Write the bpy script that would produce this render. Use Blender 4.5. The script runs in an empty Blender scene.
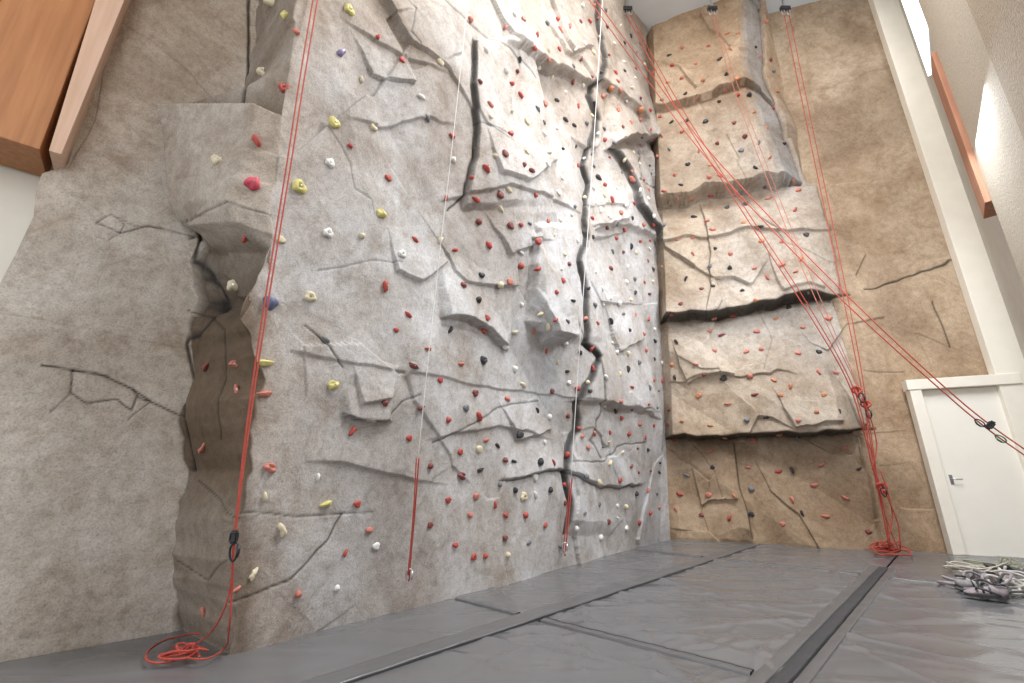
import bpy, bmesh, math, random
import numpy as np
from mathutils import Vector, Matrix, Quaternion
from mathutils.bvhtree import BVHTree
random.seed(7); rng=np.random.default_rng(5)
F=440.0; CX=512.0; CY=341.5; TH=math.atan(134/440.0); SN=math.sin(TH); CS=math.cos(TH); CH=1.0
CEIL=10.3
sc=bpy.context.scene
sc.view_settings.view_transform='Standard'
sc.view_settings.exposure=0.0
COL=sc.collection
# ---------------------------------------------------------------- camera
cam=bpy.data.cameras.new("camera"); cam.lens=F/1024*36; cam.sensor_width=36; cam.clip_start=0.02
co=bpy.data.objects.new("camera",cam); co.location=(0,0,CH); co.rotation_euler=(math.pi/2+TH,0,0); COL.objects.link(co); sc.camera=co
def ray(px,py):
    x=(px-CX)/F; u=(CY-py)/F
    return np.array([x, CS-u*SN, SN+u*CS])
def project(X,Y,Z):
    z=Z-CH; f=np.maximum(Y*CS+z*SN,0.05); up=-Y*SN+z*CS
    return CX+F*X/f, CY-F*up/f
def unproj(px,py,P0,N):
    d=ray(px,py); o=np.array([0,0,CH]); t=np.dot(np.array(P0)-o,N)/np.dot(d,N)
    return o+d*t
def atY(px,py,Y):
    d=ray(px,py); return np.array([0,0,CH])+d*(Y/d[1])
def floorpt(px,py,z=0.0):
    return unproj(px,py,(0,0,z),np.array([0,0,1.0]))
# planes
nrm=lambda v: np.array(v,float)/np.linalg.norm(v)
L0=np.array([-2.35,3.45,0]); DL=nrm([.6,.5,0]); NL=np.array([DL[1],-DL[0],0.0])
M0=np.array([-1.70,3.03,0]); DM=nrm([4.38,5.07,0]); NM=np.array([DM[1],-DM[0],-0.07]); NMh=np.array([DM[1],-DM[0],0])
B0=np.array([2.68,8.10,0]); DB=nrm([3.16,-1.37,0]); NBh=np.array([DB[1],-DB[0],0.0]); NB=np.array([NBh[0],NBh[1],-0.055])
# ---------------------------------------------------------------- noise
TAB=rng.random((256,256))
def _h(i,j,s): return TAB[(i+s*37)&255,(j+s*91)&255]
def vn(x,y,s=0):
    i=np.floor(x).astype(int); j=np.floor(y).astype(int); a=x-i; b=y-j
    a=a*a*(3-2*a); b=b*b*(3-2*b)
    return (_h(i,j,s)*(1-a)*(1-b)+_h(i+1,j,s)*a*(1-b)+_h(i,j+1,s)*(1-a)*b+_h(i+1,j+1,s)*a*b)*2-1
def tri(x,y,s=0):
    i=np.floor(x).astype(int); j=np.floor(y).astype(int); a=x-i; b=y-j
    h00=_h(i,j,s);h10=_h(i+1,j,s);h01=_h(i,j+1,s);h11=_h(i+1,j+1,s)
    up=a+b<1
    return np.where(up,h00+(h10-h00)*a+(h01-h00)*b,h11+(h01-h11)*(1-a)+(h10-h11)*(1-b))*2-1
def fbm(x,y,s=0,o=4):
    r=0;a=1
    for k in range(o): r=r+a*vn(x*2**k,y*2**k,s+k); a*=.5
    return r/1.9
def slab(x,y,s,off,tilt):
    # fractured slabs: every cell is its own slightly tilted flat face with stepped edges
    i0=np.floor(x).astype(int); j0=np.floor(y).astype(int); bd=np.full(x.shape,9.); val=np.zeros(x.shape)
    for di in(-1,0,1):
        for dj in(-1,0,1):
            i=i0+di;j=j0+dj; cx=i+.15+.7*_h(i,j,s); cy=j+.15+.7*_h(i,j,s+1); dx=x-cx;dy=y-cy; d=np.abs(dx)*.8+np.abs(dy)*.8+.35*np.hypot(dx,dy)
            v=off*(_h(i,j,s+2)*2-1)+tilt*((_h(i,j,s+3)*2-1)*dx+(_h(i,j,s+4)*2-1)*dy)
            m=d<bd; val=np.where(m,v,val); bd=np.where(m,d,bd)
    return val
# ---------------------------------------------------------------- materials
def mat(name,col,rough=.6,metal=0,**kw):
    m=bpy.data.materials.new(name); m.use_nodes=True; nt=m.node_tree; b=nt.nodes["Principled BSDF"]
    b.inputs["Base Color"].default_value=(*col,1); b.inputs["Roughness"].default_value=rough; b.inputs["Metallic"].default_value=metal
    var=kw.get('var',0.12); sc_=kw.get('scale',30); bump=kw.get('bump',0.0)
    n=nt.nodes.new("ShaderNodeTexNoise"); n.inputs["Scale"].default_value=sc_; n.inputs["Detail"].default_value=5
    tc=nt.nodes.new("ShaderNodeTexCoord"); nt.links.new(tc.outputs["Object"],n.inputs["Vector"])
    r=nt.nodes.new("ShaderNodeValToRGB"); r.color_ramp.elements[0].position=.3; r.color_ramp.elements[1].position=.7
    r.color_ramp.elements[0].color=tuple(c*(1-var) for c in col)+(1,); r.color_ramp.elements[1].color=tuple(min(1,c*(1+var)) for c in col)+(1,)
    nt.links.new(n.outputs["Fac"],r.inputs["Fac"]); nt.links.new(r.outputs["Color"],b.inputs["Base Color"])
    if bump:
        bp=nt.nodes.new("ShaderNodeBump"); bp.inputs["Strength"].default_value=bump; bp.inputs["Distance"].default_value=kw.get('bd',.005)
        nt.links.new(n.outputs["Fac"],bp.inputs["Height"]); nt.links.new(bp.outputs["Normal"],b.inputs["Normal"])
    return m
def rock_mat():
    m=bpy.data.materials.new("sculpted_rock"); m.use_nodes=True; nt=m.node_tree; N=nt.nodes; Lk=nt.links; b=N["Principled BSDF"]
    b.inputs["Roughness"].default_value=.66; b.inputs["Specular IOR Level"].default_value=.4
    at=N.new("ShaderNodeAttribute"); at.attribute_name="tint"
    tc=N.new("ShaderNodeTexCoord")
    def noise(s,d,r=.6,dist=0):
        n=N.new("ShaderNodeTexNoise"); n.inputs["Scale"].default_value=s; n.inputs["Detail"].default_value=d; n.inputs["Roughness"].default_value=r; n.inputs["Distortion"].default_value=dist; Lk.new(tc.outputs["Object"],n.inputs["Vector"]); return n
    n1=noise(.9,10,.72,.5); n2=noise(85,4,.7); n3=noise(14,9,.8,.2); n4=noise(3.0,9,.76,.7)
    def ramp(n,p0,p1,c0,c1):
        r=N.new("ShaderNodeValToRGB"); r.color_ramp.elements[0].position=p0; r.color_ramp.elements[1].position=p1
        r.color_ramp.elements[0].color=(*c0,1); r.color_ramp.elements[1].color=(*c1,1); Lk.new(n.outputs["Fac"],r.inputs["Fac"]); return r
    def mul(a,b_):
        x=N.new("ShaderNodeMix"); x.data_type='RGBA'; x.blend_type='MULTIPLY'; x.inputs[0].default_value=1
        Lk.new(a,x.inputs[6]); Lk.new(b_,x.inputs[7]); return x.outputs[2]
    c=mul(at.outputs["Color"],ramp(n1,.38,.60,(.78,.72,.66),(1.10,1.105,1.11)).outputs["Color"])
    c=mul(c,ramp(n4,.36,.52,(.82,.77,.72),(1.05,1.05,1.05)).outputs["Color"])
    c=mul(c,ramp(n2,.38,.52,(.80,.78,.76),(1.04,1.04,1.04)).outputs["Color"])
    c=mul(c,ramp(n3,.34,.56,(.78,.765,.75),(1.08,1.08,1.08)).outputs["Color"])
    Lk.new(c,b.inputs["Base Color"])
    b1=N.new("ShaderNodeBump"); b1.inputs["Strength"].default_value=.5; b1.inputs["Distance"].default_value=.016; Lk.new(n3.outputs["Fac"],b1.inputs["Height"])
    b0=N.new("ShaderNodeBump"); b0.inputs["Strength"].default_value=.28; b0.inputs["Distance"].default_value=.04; Lk.new(n4.outputs["Fac"],b0.inputs["Height"]); Lk.new(b1.outputs["Normal"],b0.inputs["Normal"])
    b2=N.new("ShaderNodeBump"); b2.inputs["Strength"].default_value=.5; b2.inputs["Distance"].default_value=.005; Lk.new(n2.outputs["Fac"],b2.inputs["Height"]); Lk.new(b0.outputs["Normal"],b2.inputs["Normal"])
    Lk.new(b2.outputs["Normal"],b.inputs["Normal"])
    return m
ROCK=rock_mat()
WHITE=mat("cream_paint",(.88,.83,.73),.6,var=.03,scale=4)
BEIGE=mat("beige_grey_paint",(.50,.475,.43),.7,var=.05,scale=4)
CEILM=mat("ceiling_paint",(.70,.76,.83),.8,var=.03,scale=2)
DOORM=mat("door_paint",(.92,.88,.80),.4,var=.02,scale=3)
STEEL=mat("brushed_steel",(.55,.55,.56),.3,.9,var=.08,scale=60)
BLACK=mat("black_metal",(.03,.03,.035),.4,.3,var=.2)
def wood_mat(n,c1,c2,ro=.5):
    m=mat(n,c1,ro); nt=m.node_tree; r=[x for x in nt.nodes if x.type=='VALTORGB'][0]; ns=[x for x in nt.nodes if x.type=='TEX_NOISE'][0]; tc=[x for x in nt.nodes if x.type=='TEX_COORD'][0]
    mp=nt.nodes.new("ShaderNodeMapping"); mp.inputs["Scale"].default_value=(12,12,.7); nt.links.new(tc.outputs["Object"],mp.inputs["Vector"]); nt.links.new(mp.outputs["Vector"],ns.inputs["Vector"])
    ns.inputs["Scale"].default_value=2.2; ns.inputs["Detail"].default_value=6; r.color_ramp.elements[0].position=.36; r.color_ramp.elements[1].position=.64; r.color_ramp.elements[0].color=(*c1,1); r.color_ramp.elements[1].color=(*c2,1); return m
WOOD=wood_mat("cherry_wood",(.34,.135,.045),(.42,.18,.065)); WOODR=wood_mat("red_brown_wood",(.32,.14,.08),(.40,.19,.11),.8); WOODL=wood_mat("pale_wood",(.56,.36,.25),(.64,.43,.32)); WOODD=wood_mat("dark_glossy_panel",(.045,.025,.015),(.07,.035,.02))
TANP=mat("tan_acoustic_panel",(.50,.44,.355),.9,var=.18,scale=50,bump=.5,bd=.012)
TAND=mat("brown_acoustic_panel",(.40,.325,.24),.9,var=.18,scale=50,bump=.5,bd=.012)
# ---------------------------------------------------------------- mesh helpers
def link(o,name=None,label=None,cat=None,kind=None,parent=None,group=None):
    if o.name not in COL.objects: COL.objects.link(o)
    if label: o["label"]=label
    if cat: o["category"]=cat
    if kind: o["kind"]=kind
    if group: o["group"]=group
    if parent: o.parent=parent
    return o
def mesh_obj(name,V,Fc,m,smooth=False,**kw):
    me=bpy.data.meshes.new(name); me.from_pydata([tuple(v) for v in V],[],Fc); me.materials.append(m)
    if smooth: me.polygons.foreach_set("use_smooth",[True]*len(me.polygons))
    me.update(); o=bpy.data.objects.new(name,me); return link(o,**kw)
def grid_mesh(name,P,m,tint=None,flip=False):
    R,Cn,_=P.shape; idx=np.arange(R*Cn).reshape(R,Cn)
    q=np.stack([idx[:-1,:-1],idx[:-1,1:],idx[1:,1:],idx[1:,:-1]],-1).reshape(-1,4)
    me=bpy.data.meshes.new(name); me.vertices.add(R*Cn); me.vertices.foreach_set("co",P.reshape(-1).astype(np.float32))
    me.loops.add(q.size); me.loops.foreach_set("vertex_index",q.reshape(-1).astype(np.int32))
    me.polygons.add(len(q)); me.polygons.foreach_set("loop_start",np.arange(0,q.size,4,dtype=np.int32)); me.polygons.foreach_set("loop_total",np.full(len(q),4,dtype=np.int32))
    me.update(calc_edges=True); me.validate()
    if tint is not None:
        a=me.attributes.new("tint",'FLOAT_COLOR','POINT'); c=np.ones((R*Cn,4),np.float32); c[:,:3]=tint.reshape(-1,3); a.data.foreach_set("color",c.reshape(-1))
    me.materials.append(m); o=bpy.data.objects.new(name,me); COL.objects.link(o); return o
def box(name,o,ux,uy,lx,ly,z0,z1,m,bev=.004,**kw):
    o=np.array(o,float); ux=nrm([*ux[:2],0]); uy=nrm([*uy[:2],0]); V=[]
    for z in (z0,z1):
        for a,b in((0,0),(lx,0),(lx,ly),(0,ly)):
            p=o+ux*a+uy*b; V.append((p[0],p[1],z))
    bm=bmesh.new(); vs=[bm.verts.new(v) for v in V]
    for f in((0,1,2,3),(4,5,6,7),(0,1,5,4),(1,2,6,5),(2,3,7,6),(3,0,4,7)): bm.faces.new([vs[i] for i in f])
    bmesh.ops.recalc_face_normals(bm,faces=bm.faces)
    if bev: bmesh.ops.bevel(bm,geom=bm.edges[:],offset=bev,segments=2,affect='EDGES',profile=.5)
    me=bpy.data.meshes.new(name); bm.to_mesh(me); bm.free(); me.materials.append(m)
    ob=bpy.data.objects.new(name,me); return link(ob,**kw)
def catmull(P,n=6):
    P=[np.array(p,float) for p in P]; out=[]
    for i in range(len(P)-1):
        p0=P[max(i-1,0)];p1=P[i];p2=P[i+1];p3=P[min(i+2,len(P)-1)]
        for k in range(n):
            t=k/n; out.append(.5*((2*p1)+(-p0+p2)*t+(2*p0-5*p1+4*p2-p3)*t*t+(-p0+3*p1-3*p2+p3)*t**3))
    out.append(P[-1]); return out
def tube_geo(P,r,ns=8,V=None,Fc=None,closed=False):
    if V is None: V=[];Fc=[]
    P=[np.array(p,float) for p in P]; base=len(V); n=len(P); up=np.array([0.31,0.2,.93])
    for i,p in enumerate(P):
        if closed: t=P[(i+1)%n]-P[i-1]
        else: t=P[min(i+1,n-1)]-P[max(i-1,0)]
        t=t/(np.linalg.norm(t)+1e-9); a=np.cross(t,up)
        if np.linalg.norm(a)<.1: a=np.cross(t,[1,0,0])
        a/=np.linalg.norm(a); b=np.cross(t,a)
        for k in range(ns):
            an=2*math.pi*k/ns; V.append(p+r*(math.cos(an)*a+math.sin(an)*b))
    for i in range(n if closed else n-1):
        j=(i+1)%n
        for k in range(ns):
            k2=(k+1)%ns; Fc.append((base+i*ns+k,base+i*ns+k2,base+j*ns+k2,base+j*ns+k))
    if not closed:
        Fc.append(tuple(base+k for k in range(ns))[::-1]); Fc.append(tuple(base+(n-1)*ns+k for k in range(ns)))
    return V,Fc
def tube(name,P,r,m,ns=8,**kw):
    V,Fc=tube_geo(P,r,ns); return mesh_obj(name,V,Fc,m,True,**kw)
# ---------------------------------------------------------------- features (drawn where they stand on the walls)
def pl_dist(px,py,pts,marg):
    d=np.full(px.shape,1e3); pts=np.array(pts,float)
    for a,b in zip(pts[:-1],pts[1:]):
        lo=np.minimum(a,b)-marg; hi=np.maximum(a,b)+marg
        m=(px>lo[0])&(px<hi[0])&(py>lo[1])&(py<hi[1])
        if not m.any(): continue
        x=px[m];y=py[m];ab=b-a;t=np.clip(((x-a[0])*ab[0]+(y-a[1])*ab[1])/(ab@ab+1e-9),0,1)
        d[m]=np.minimum(d[m],np.hypot(x-a[0]-t*ab[0],y-a[1]-t*ab[1]))
    return d
def cracks(px,py,lst,disp,dark,ws=.38,ds=.3):
    for pts,w,dep in lst:
        d=pl_dist(px,py,pts,w*5); w=max(.6,w*ws); g=np.exp(-(d/w)**2); disp-=dep*ds*g; dark*=1-min(.9,dep*22)*np.exp(-(d/(w*1.05))**2)
def ledge(px,py,pts,A,Hh,und,disp,fade=14):
    pts=np.array(pts,float); yl=np.interp(px,pts[:,0],pts[:,1]); e=np.clip((px-pts[0,0])/fade,0,1)*np.clip((pts[-1,0]-px)/fade,0,1)
    v=yl-py; up=np.clip((v+.6)/1.2,0,1)
    disp+=e*(A*up*np.clip(1-np.maximum(v,0)/(Hh*1.8),0,1)-und*(1-up)*np.exp(np.minimum(v,0)/8.))
def vstep(px,py,pts,A,Hh,sgn,disp,fade=14):
    pts=np.array(pts,float); xl=np.interp(py,pts[:,1],pts[:,0]); e=np.clip((py-pts[0,1])/fade,0,1)*np.clip((pts[-1,1]-py)/fade,0,1)
    v=(px-xl)*sgn; up=np.clip((v+.6)/1.2,0,1); disp+=e*A*up*np.clip(1-np.maximum(v,0)/(Hh*1.8),0,1)
def inpoly(px,py,poly):
    c=np.zeros(px.shape,bool); n=len(poly)
    for i in range(n):
        x1,y1=poly[i];x2,y2=poly[(i+1)%n]
        if y1==y2: continue
        c^=((y1>py)!=(y2>py))&(px<(x2-x1)*(py-y1)/(y2-y1)+x1)
    return c
def facet(px,py,poly,a0,gx,gy,disp):
    m=inpoly(px,py,poly); cx=sum(p[0] for p in poly)/len(poly); cy=sum(p[1] for p in poly)/len(poly)
    disp[m]+=a0+gx*(px[m]-cx)/100+gy*(py[m]-cy)/100
def chip(px,py,poly,A,disp):
    # jutting slab: rises from nothing along its top edge to a sharp lip of depth A along its lower edge
    m=inpoly(px,py,poly); ys=[p[1] for p in poly]; y0,y1=min(ys),max(ys)
    disp[m]+=A*np.clip((py[m]-y0)/(y1-y0),0,1)
# ---------------------------------------------------------------- rock wall grid
zz=np.concatenate([np.arange(-.2,5.6,.0115),np.arange(5.6,CEIL+.02,.019)]); NR=len(zz)
def track(pts,P0,D,N):
    a=[]
    for p in pts:
        q=unproj(p[0],p[1],P0,N); a.append((q[2],np.dot((q-P0)[:2],D[:2])))
    a.sort(); a=np.array(a); return np.interp(zz,a[:,0],a[:,1])
def on(P0,D,Nh,lean,al):
    X=P0[0]+D[0]*al+Nh[0]*lean*zz; Y=P0[1]+D[1]*al+Nh[1]*lean*zz
    return np.stack([X,Y,zz],-1)
a0=track([(118,0),(96,80),(67,164),(42,172),(36,185),(33,215),(14,255),(-2,285),(-60,330),(-70,700)],L0,DL,NL)
a1=track([(257,0),(252,50),(246,109),(169,116),(172,122),(177,140),(183,165),(202,238),(190,262),(200,300),(186,345),(194,380),(182,420),(190,470),(176,520),(182,570),(168,628)],L0,DL,NL)
a2=track([(300,0),(290,60),(281,112),(278,160),(272,226),(250,290),(243,318),(254,335),(266,380),(252,430),(260,470),(238,520),(232,560),(238,600),(225,652)],M0,DM,NM)
jag=tri(zz*3.1,zz*0+.3,5)*.05+tri(zz*9,zz*0+.6,6)*.025
_y=np.array([project(L0[0]-DL[0]*.2,L0[1],z)[1] for z in zz]); jb=np.where((_y>112)&(_y<240),.12,1)
a1=a1+jag*jb; a2=a2+np.roll(jag,57)*.9*jb
C0=on(L0,DL,NL,0,a0); C1=on(L0,DL,NL,0,a1); C2=on(M0,DM,NMh,.07,a2)
A=np.array([NMh[:2],NBh[:2]]); C3=np.zeros((NR,3)); 
for i,z in enumerate(zz):
    r=np.array([M0[:2]@NMh[:2]+.07*z,B0[:2]@NBh[:2]+.055*z]); C3[i,:2]=np.linalg.solve(A,r); C3[i,2]=z
def lerpseg(Pa,Pb,w): return Pa[:,None,:]*(1-w)[None,:,None]+Pb[:,None,:]*w[None,:,None]
n0,n1,n2=170,110,600
w0=np.linspace(0,1,n0); w1=np.linspace(0,1,n1)[1:]; u=np.linspace(0,1,n2)[1:]; w2=(2.5**u-1)/1.5
G=np.concatenate([lerpseg(C0,C1,w0),lerpseg(C1,C2,w1),lerpseg(C2,C3,w2)],1)
NC=G.shape[1]; seg=np.concatenate([np.zeros(n0),np.ones(n1-1),np.full(n2-1,2)])[None,:]*np.ones((NR,1))
def gnorm(G,k=2):
    T=np.gradient(G,axis=1); n=np.stack([T[...,1],-T[...,0],0*T[...,0]],-1); n/=np.linalg.norm(n,axis=-1,keepdims=True)+1e-9
    c=np.cumsum(np.pad(n,((0,0),(k+1,k),(0,0)),mode='edge'),axis=1); n=(c[:,2*k+1:]-c[:,:-2*k-1]); n/=np.linalg.norm(n,axis=-1,keepdims=True)+1e-9
    return n
Nn=gnorm(G); X,Y,Z=G[...,0],G[...,1],G[...,2]
PX,PY=project(X,Y,Z)
s=X*DM[0]+Y*DM[1]
wx=PX+1.2*tri(s*2.6,Z*2.6,3); wy=PY+1.2*tri(s*2.6,Z*2.6,9)
wx+=1.3*tri(s*7,Z*7,15); wy+=1.3*tri(s*7,Z*7,16)
disp=np.zeros(PX.shape); dark=np.ones(PX.shape)
m1=seg==1; inblk=m1&(PY>114)&(PY<236)
amp=np.where(seg==0,.32,np.where(m1,np.where(inblk,.25,1.5),1.0)); 
tx=s+.05*fbm(s*.8,Z*.8,2,2); tz=Z+.05*fbm(s*.8,Z*.8,4,2)
v1=slab(tx*.62+.18*tz,tz*.5-.15*tx,100,.008,.06)
disp+=amp*(v1+.085*tri(tx*.62+.3*tz,tz*.42,1)+.055*tri(tx*1.25-.5*tz,tz*.85+.3*tx,2)+.014*tri(tx*2.8+.8*tz,tz*2.0,7))
disp+=np.where(m1&~inblk,1,0)*.05*tri(tx*3.2+1.1*tz,tz*2.0,19)
disp+=.008*fbm(s*.6,Z*.6,11,2)+.0015*fbm(s*22,Z*22,14,2)
disp+=amp*.004*vn(s*.5,Z*5.2+.25*s,21)
blk=np.interp(PY,[60,114,116,150,215,236,250,300,330,400,470,520,600,650],[0,.0,.14,.16,.24,.20,-.02,-.12,-.04,.03,-.03,.04,.0,.02])
uu=np.zeros(NC); uu[n0:n0+n1-1]=np.minimum(1,np.minimum(np.linspace(0,1,n1-1)*30,np.linspace(1,0,n1-1)*9))
disp+=blk*uu[None,:]
FIS=[(600,-10),(598,30),(600,60),(588,95),(593,120),(584,165),(591,182),(582,220),(585,238),(573,262),(581,300),(579,345),(591,358),(577,400),(579,430),(565,470),(570,500),(564,535)]
CR=[
 ([(-5,310),(40,318),(110,333),(190,350)],1.5,.010),
 ([(98,222),(120,233),(150,226),(195,236)],1.9,.03),([(98,222),(112,214),(135,226),(165,228)],1.7,.022),([(120,233),(108,240),(98,236)],1.5,.015),([(112,214),(124,224),(120,233)],1.4,.018),
 ([(40,366),(72,370),(100,376),(133,388),(150,401),(182,418)],2.4,.04),([(72,370),(70,392),(86,403),(118,400),(133,410),(137,396)],2.3,.035),([(72,370),(90,372),(108,378)],1.8,.03),([(150,402),(128,420)],1.7,.022),([(70,394),(50,412)],1.7,.02),([(133,388),(140,398),(150,401)],2.2,.035),
 ([(112,18),(150,40),(188,72),(222,108)],1.5,.014),([(70,165),(95,120),(105,60)],1.6,.018),
 ([(-5,470),(80,466),(172,470)],1.5,.006),([(0,640),(60,632),(168,612)],1.5,.007),
 ([(395,0),(410,14),(404,38),(413,50)],1.9,.025),([(438,0),(470,28),(508,55),(530,82)],1.9,.03),
 ([(470,40),(465,90),(471,130),(463,196),(448,210)],2.6,.05),([(470,128),(500,140)],1.9,.025),
 (FIS,3.6,.11),([(590,358),(594,410),(588,440),(598,458)],2.2,.03),
 ([(305,325),(326,347),(340,368)],2.4,.035),([(318,270),(345,266),(372,261),(400,262)],2,.022),([(325,125),(350,165),(355,190),(372,200),(374,215)],1.8,.02),
 ([(340,415),(352,420),(380,422),(398,402),(416,396)],2.2,.03),([(430,442),(460,430),(500,406),(545,400)],2.2,.03),
 ([(240,512),(300,515),(340,514),(372,512)],2.2,.025),([(228,602),(290,580),(328,540),(342,514)],2.4,.035),
 ([(500,482),(560,470),(600,488),(640,486)],2.2,.03),([(570,462),(600,463),(620,445),(645,442)],2.2,.03),
 ([(606,150),(620,176),(626,208),(652,240)],2.4,.04),([(640,150),(626,186),(656,190)],2.2,.035),
 ([(190,238),(230,228),(272,214)],2.0,.03),([(195,480),(225,500),(240,520)],1.8,.03),([(180,560),(210,580),(232,560)],1.8,.03),([(169,116),(183,160),(202,238)],5,.08),([(250,0),(249,60),(246,112)],4,.06),([(190,310),(215,330),(230,380),(222,440)],2.2,.03),([(202,238),(192,262),(200,300),(186,345),(194,380),(182,420),(190,470)],3.4,.05),
 ([(560,290),(575,330),(582,350)],2,.03),
]
cracks(wx,wy,CR,disp,dark)
mm=seg==2
dm=np.zeros(PX.shape)
ledge(wx,wy,[(285,352),(400,372),(500,388),(560,394),(660,414)],.018,22,.0,dm)
ledge(wx,wy,[(300,462),(340,462),(420,482),(450,486)],.026,24,.0,dm,40)
ledge(wx,wy,[(438,318),(470,320),(492,330),(516,350)],.10,34,.0,dm,6)
ledge(wx,wy,[(528,320),(545,338),(566,344)],.15,44,.0,dm,5)
ledge(wx,wy,[(600,152),(620,142),(640,140),(664,150)],.28,44,.02,dm,6)
ledge(wx,wy,[(500,45),(530,64),(575,76),(605,96),(630,122),(640,125)],.13,34,.0,dm)
ledge(wx,wy,[(340,120),(380,128),(420,118),(460,130)],.03,36,.0,dm,30)
ledge(wx,wy,[(440,200),(500,190),(560,205),(584,215)],.045,36,.0,dm,20)
ledge(wx,wy,[(420,440),(500,425),(560,440)],.03,24,.0,dm,30)
ledge(wx,wy,[(338,416),(365,423),(388,422)],.06,18,.0,dm,6)
ledge(wx,wy,[(570,400),(610,404),(660,420)],.08,30,.0,dm)
ledge(wx,wy,[(500,480),(560,468),(600,486),(650,484)],.055,24,.0,dm)
ledge(wx,wy,[(340,20),(400,60),(450,80)],.035,34,.0,dm,30)
ledge(wx,wy,[(590,225),(630,230),(660,245)],.10,32,.0,dm)
vstep(wx,wy,FIS,.08,50,1,dm)
vstep(wx,wy,[(530,225),(528,290),(545,345)],.11,28,1,dm,6)
vstep(wx,wy,[(470,40),(465,90),(471,130),(463,210)],.08,50,1,dm,6)
vstep(wx,wy,[(606,150),(620,176),(626,208),(652,240)],.16,36,1,dm,6)
vstep(wx,wy,[(550,150),(545,200),(556,230)],.06,28,-1,dm)
facet(wx,wy,[(524,240),(548,245),(562,300),(560,342),(537,332),(528,300)],.04,.20,.10,dm)
facet(wx,wy,[(530,64),(575,78),(600,98),(592,150),(560,130),(540,100)],-.04,.24,.12,dm)
facet(wx,wy,[(590,240),(625,232),(632,290),(600,300)],-.03,.15,.06,dm)
facet(wx,wy,[(385,20),(440,10),(455,60),(410,75)],.0,.12,-.06,dm)
facet(wx,wy,[(595,405),(640,410),(630,450),(600,460)],-.03,.15,.08,dm)
chip(wx,wy,[(478,135),(530,126),(548,165),(520,186),(488,178)],.06,dm)
chip(wx,wy,[(350,30),(392,40),(410,88),(372,76)],.045,dm)
chip(wx,wy,[(388,228),(432,222),(450,262),(420,282),(396,270)],.045,dm)
chip(wx,wy,[(484,210),(520,204),(532,246),(506,256)],.05,dm)
chip(wx,wy,[(598,296),(628,290),(640,340),(612,352)],.07,dm)
chip(wx,wy,[(500,400),(536,396),(556,428),(520,440)],.05,dm)
chip(wx,wy,[(350,360),(398,366),(386,400),(356,404)],.04,dm)
chip(wx,wy,[(596,180),(606,176),(620,222),(594,230)],.08,dm)
chip(wx,wy,[(540,10),(580,4),(588,50),(556,58)],.07,dm)
disp+=dm*mm
dc=np.linalg.norm(G[...,:2]-C3[:,None,:2],axis=-1); disp*=np.clip(dc/.22,0,1)
def lerp3(a,b,t): return np.array(a)*(1-t[...,None])+np.array(b)*t[...,None]
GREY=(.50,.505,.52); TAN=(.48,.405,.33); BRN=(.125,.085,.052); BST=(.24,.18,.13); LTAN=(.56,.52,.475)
tanm=np.clip(.14+.5*fbm(s*.5,Z*.35,31)+.50*np.clip((210-PY)/260,0,1)*np.clip((540-PX)/260,0,1)+.6*np.clip((90-PY)/140,0,1)+.3*np.clip((340-PX)/90,0,1),0,1)
cool_glow=np.clip((PX-500)/120,0,1)*np.clip((PY-160)/160,0,1)  # glow of light on the lower right wall, painted into the tint
tint=lerp3(GREY,TAN,tanm*mm*(1-.7*cool_glow))
tint=tint*(1-.4*cool_glow[...,None])+np.array((.64,.665,.71))*(.4*cool_glow[...,None])
tint=np.where((seg==0)[...,None],lerp3(LTAN,TAN,np.clip(.10+.6*fbm(s*.6,Z*.5,33)+.8*np.clip((200-PY)/200,0,1),0,1)),tint)
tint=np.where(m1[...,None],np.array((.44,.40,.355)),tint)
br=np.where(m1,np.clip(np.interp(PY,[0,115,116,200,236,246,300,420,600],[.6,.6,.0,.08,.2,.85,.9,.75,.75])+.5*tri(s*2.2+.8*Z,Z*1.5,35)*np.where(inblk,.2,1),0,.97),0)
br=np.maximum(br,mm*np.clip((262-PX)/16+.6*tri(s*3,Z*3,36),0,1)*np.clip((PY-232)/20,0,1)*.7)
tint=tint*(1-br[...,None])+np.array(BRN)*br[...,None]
stain=np.clip((fbm(s*.8+.2*Z,Z*.6,37)-.12)*1.8,0,.36)*(1-.7*cool_glow)*np.where(seg==0,.5,np.where(m1,0,1))
tint=tint*(1-stain[...,None])+np.array(BST)*stain[...,None]
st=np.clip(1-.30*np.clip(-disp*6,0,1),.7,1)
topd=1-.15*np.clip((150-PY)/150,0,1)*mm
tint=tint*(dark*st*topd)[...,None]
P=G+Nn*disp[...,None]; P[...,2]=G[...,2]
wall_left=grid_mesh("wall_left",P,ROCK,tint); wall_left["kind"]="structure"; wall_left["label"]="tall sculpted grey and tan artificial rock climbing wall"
# ---------------------------------------------------------------- back wall
aEdge=track([(765,0),(768,75),(786,130),(806,180),(812,184),(833,290),(858,400),(868,470),(880,548)],B0,DB,NB)
aEdge=aEdge+tri(zz*2.3,zz*0+.3,15)*.03
E1=on(B0,DB,NBh,.055,aEdge)
E2=on(B0,DB,NBh,0.012,np.maximum(aEdge+.04,np.full(NR,aEdge.mean()+.08))); E2[:,:2]-=NBh[None,:2]*.05
E3=on(B0,DB,NBh,0,np.full(NR,4.75)); E3[:,:2]-=NBh[None,:2]*.10
n3,n4,n5=340,24,170
Gb=np.concatenate([lerpseg(C3,E1,np.linspace(0,1,n3)),lerpseg(E1,E2,np.linspace(0,1,n4)[1:]),lerpseg(E2,E3,np.linspace(0,1,n5)[1:])],1)
segb=np.concatenate([np.zeros(n3),np.ones(n4-1),np.full(n5-1,2)])[None,:]*np.ones((NR,1))
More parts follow.
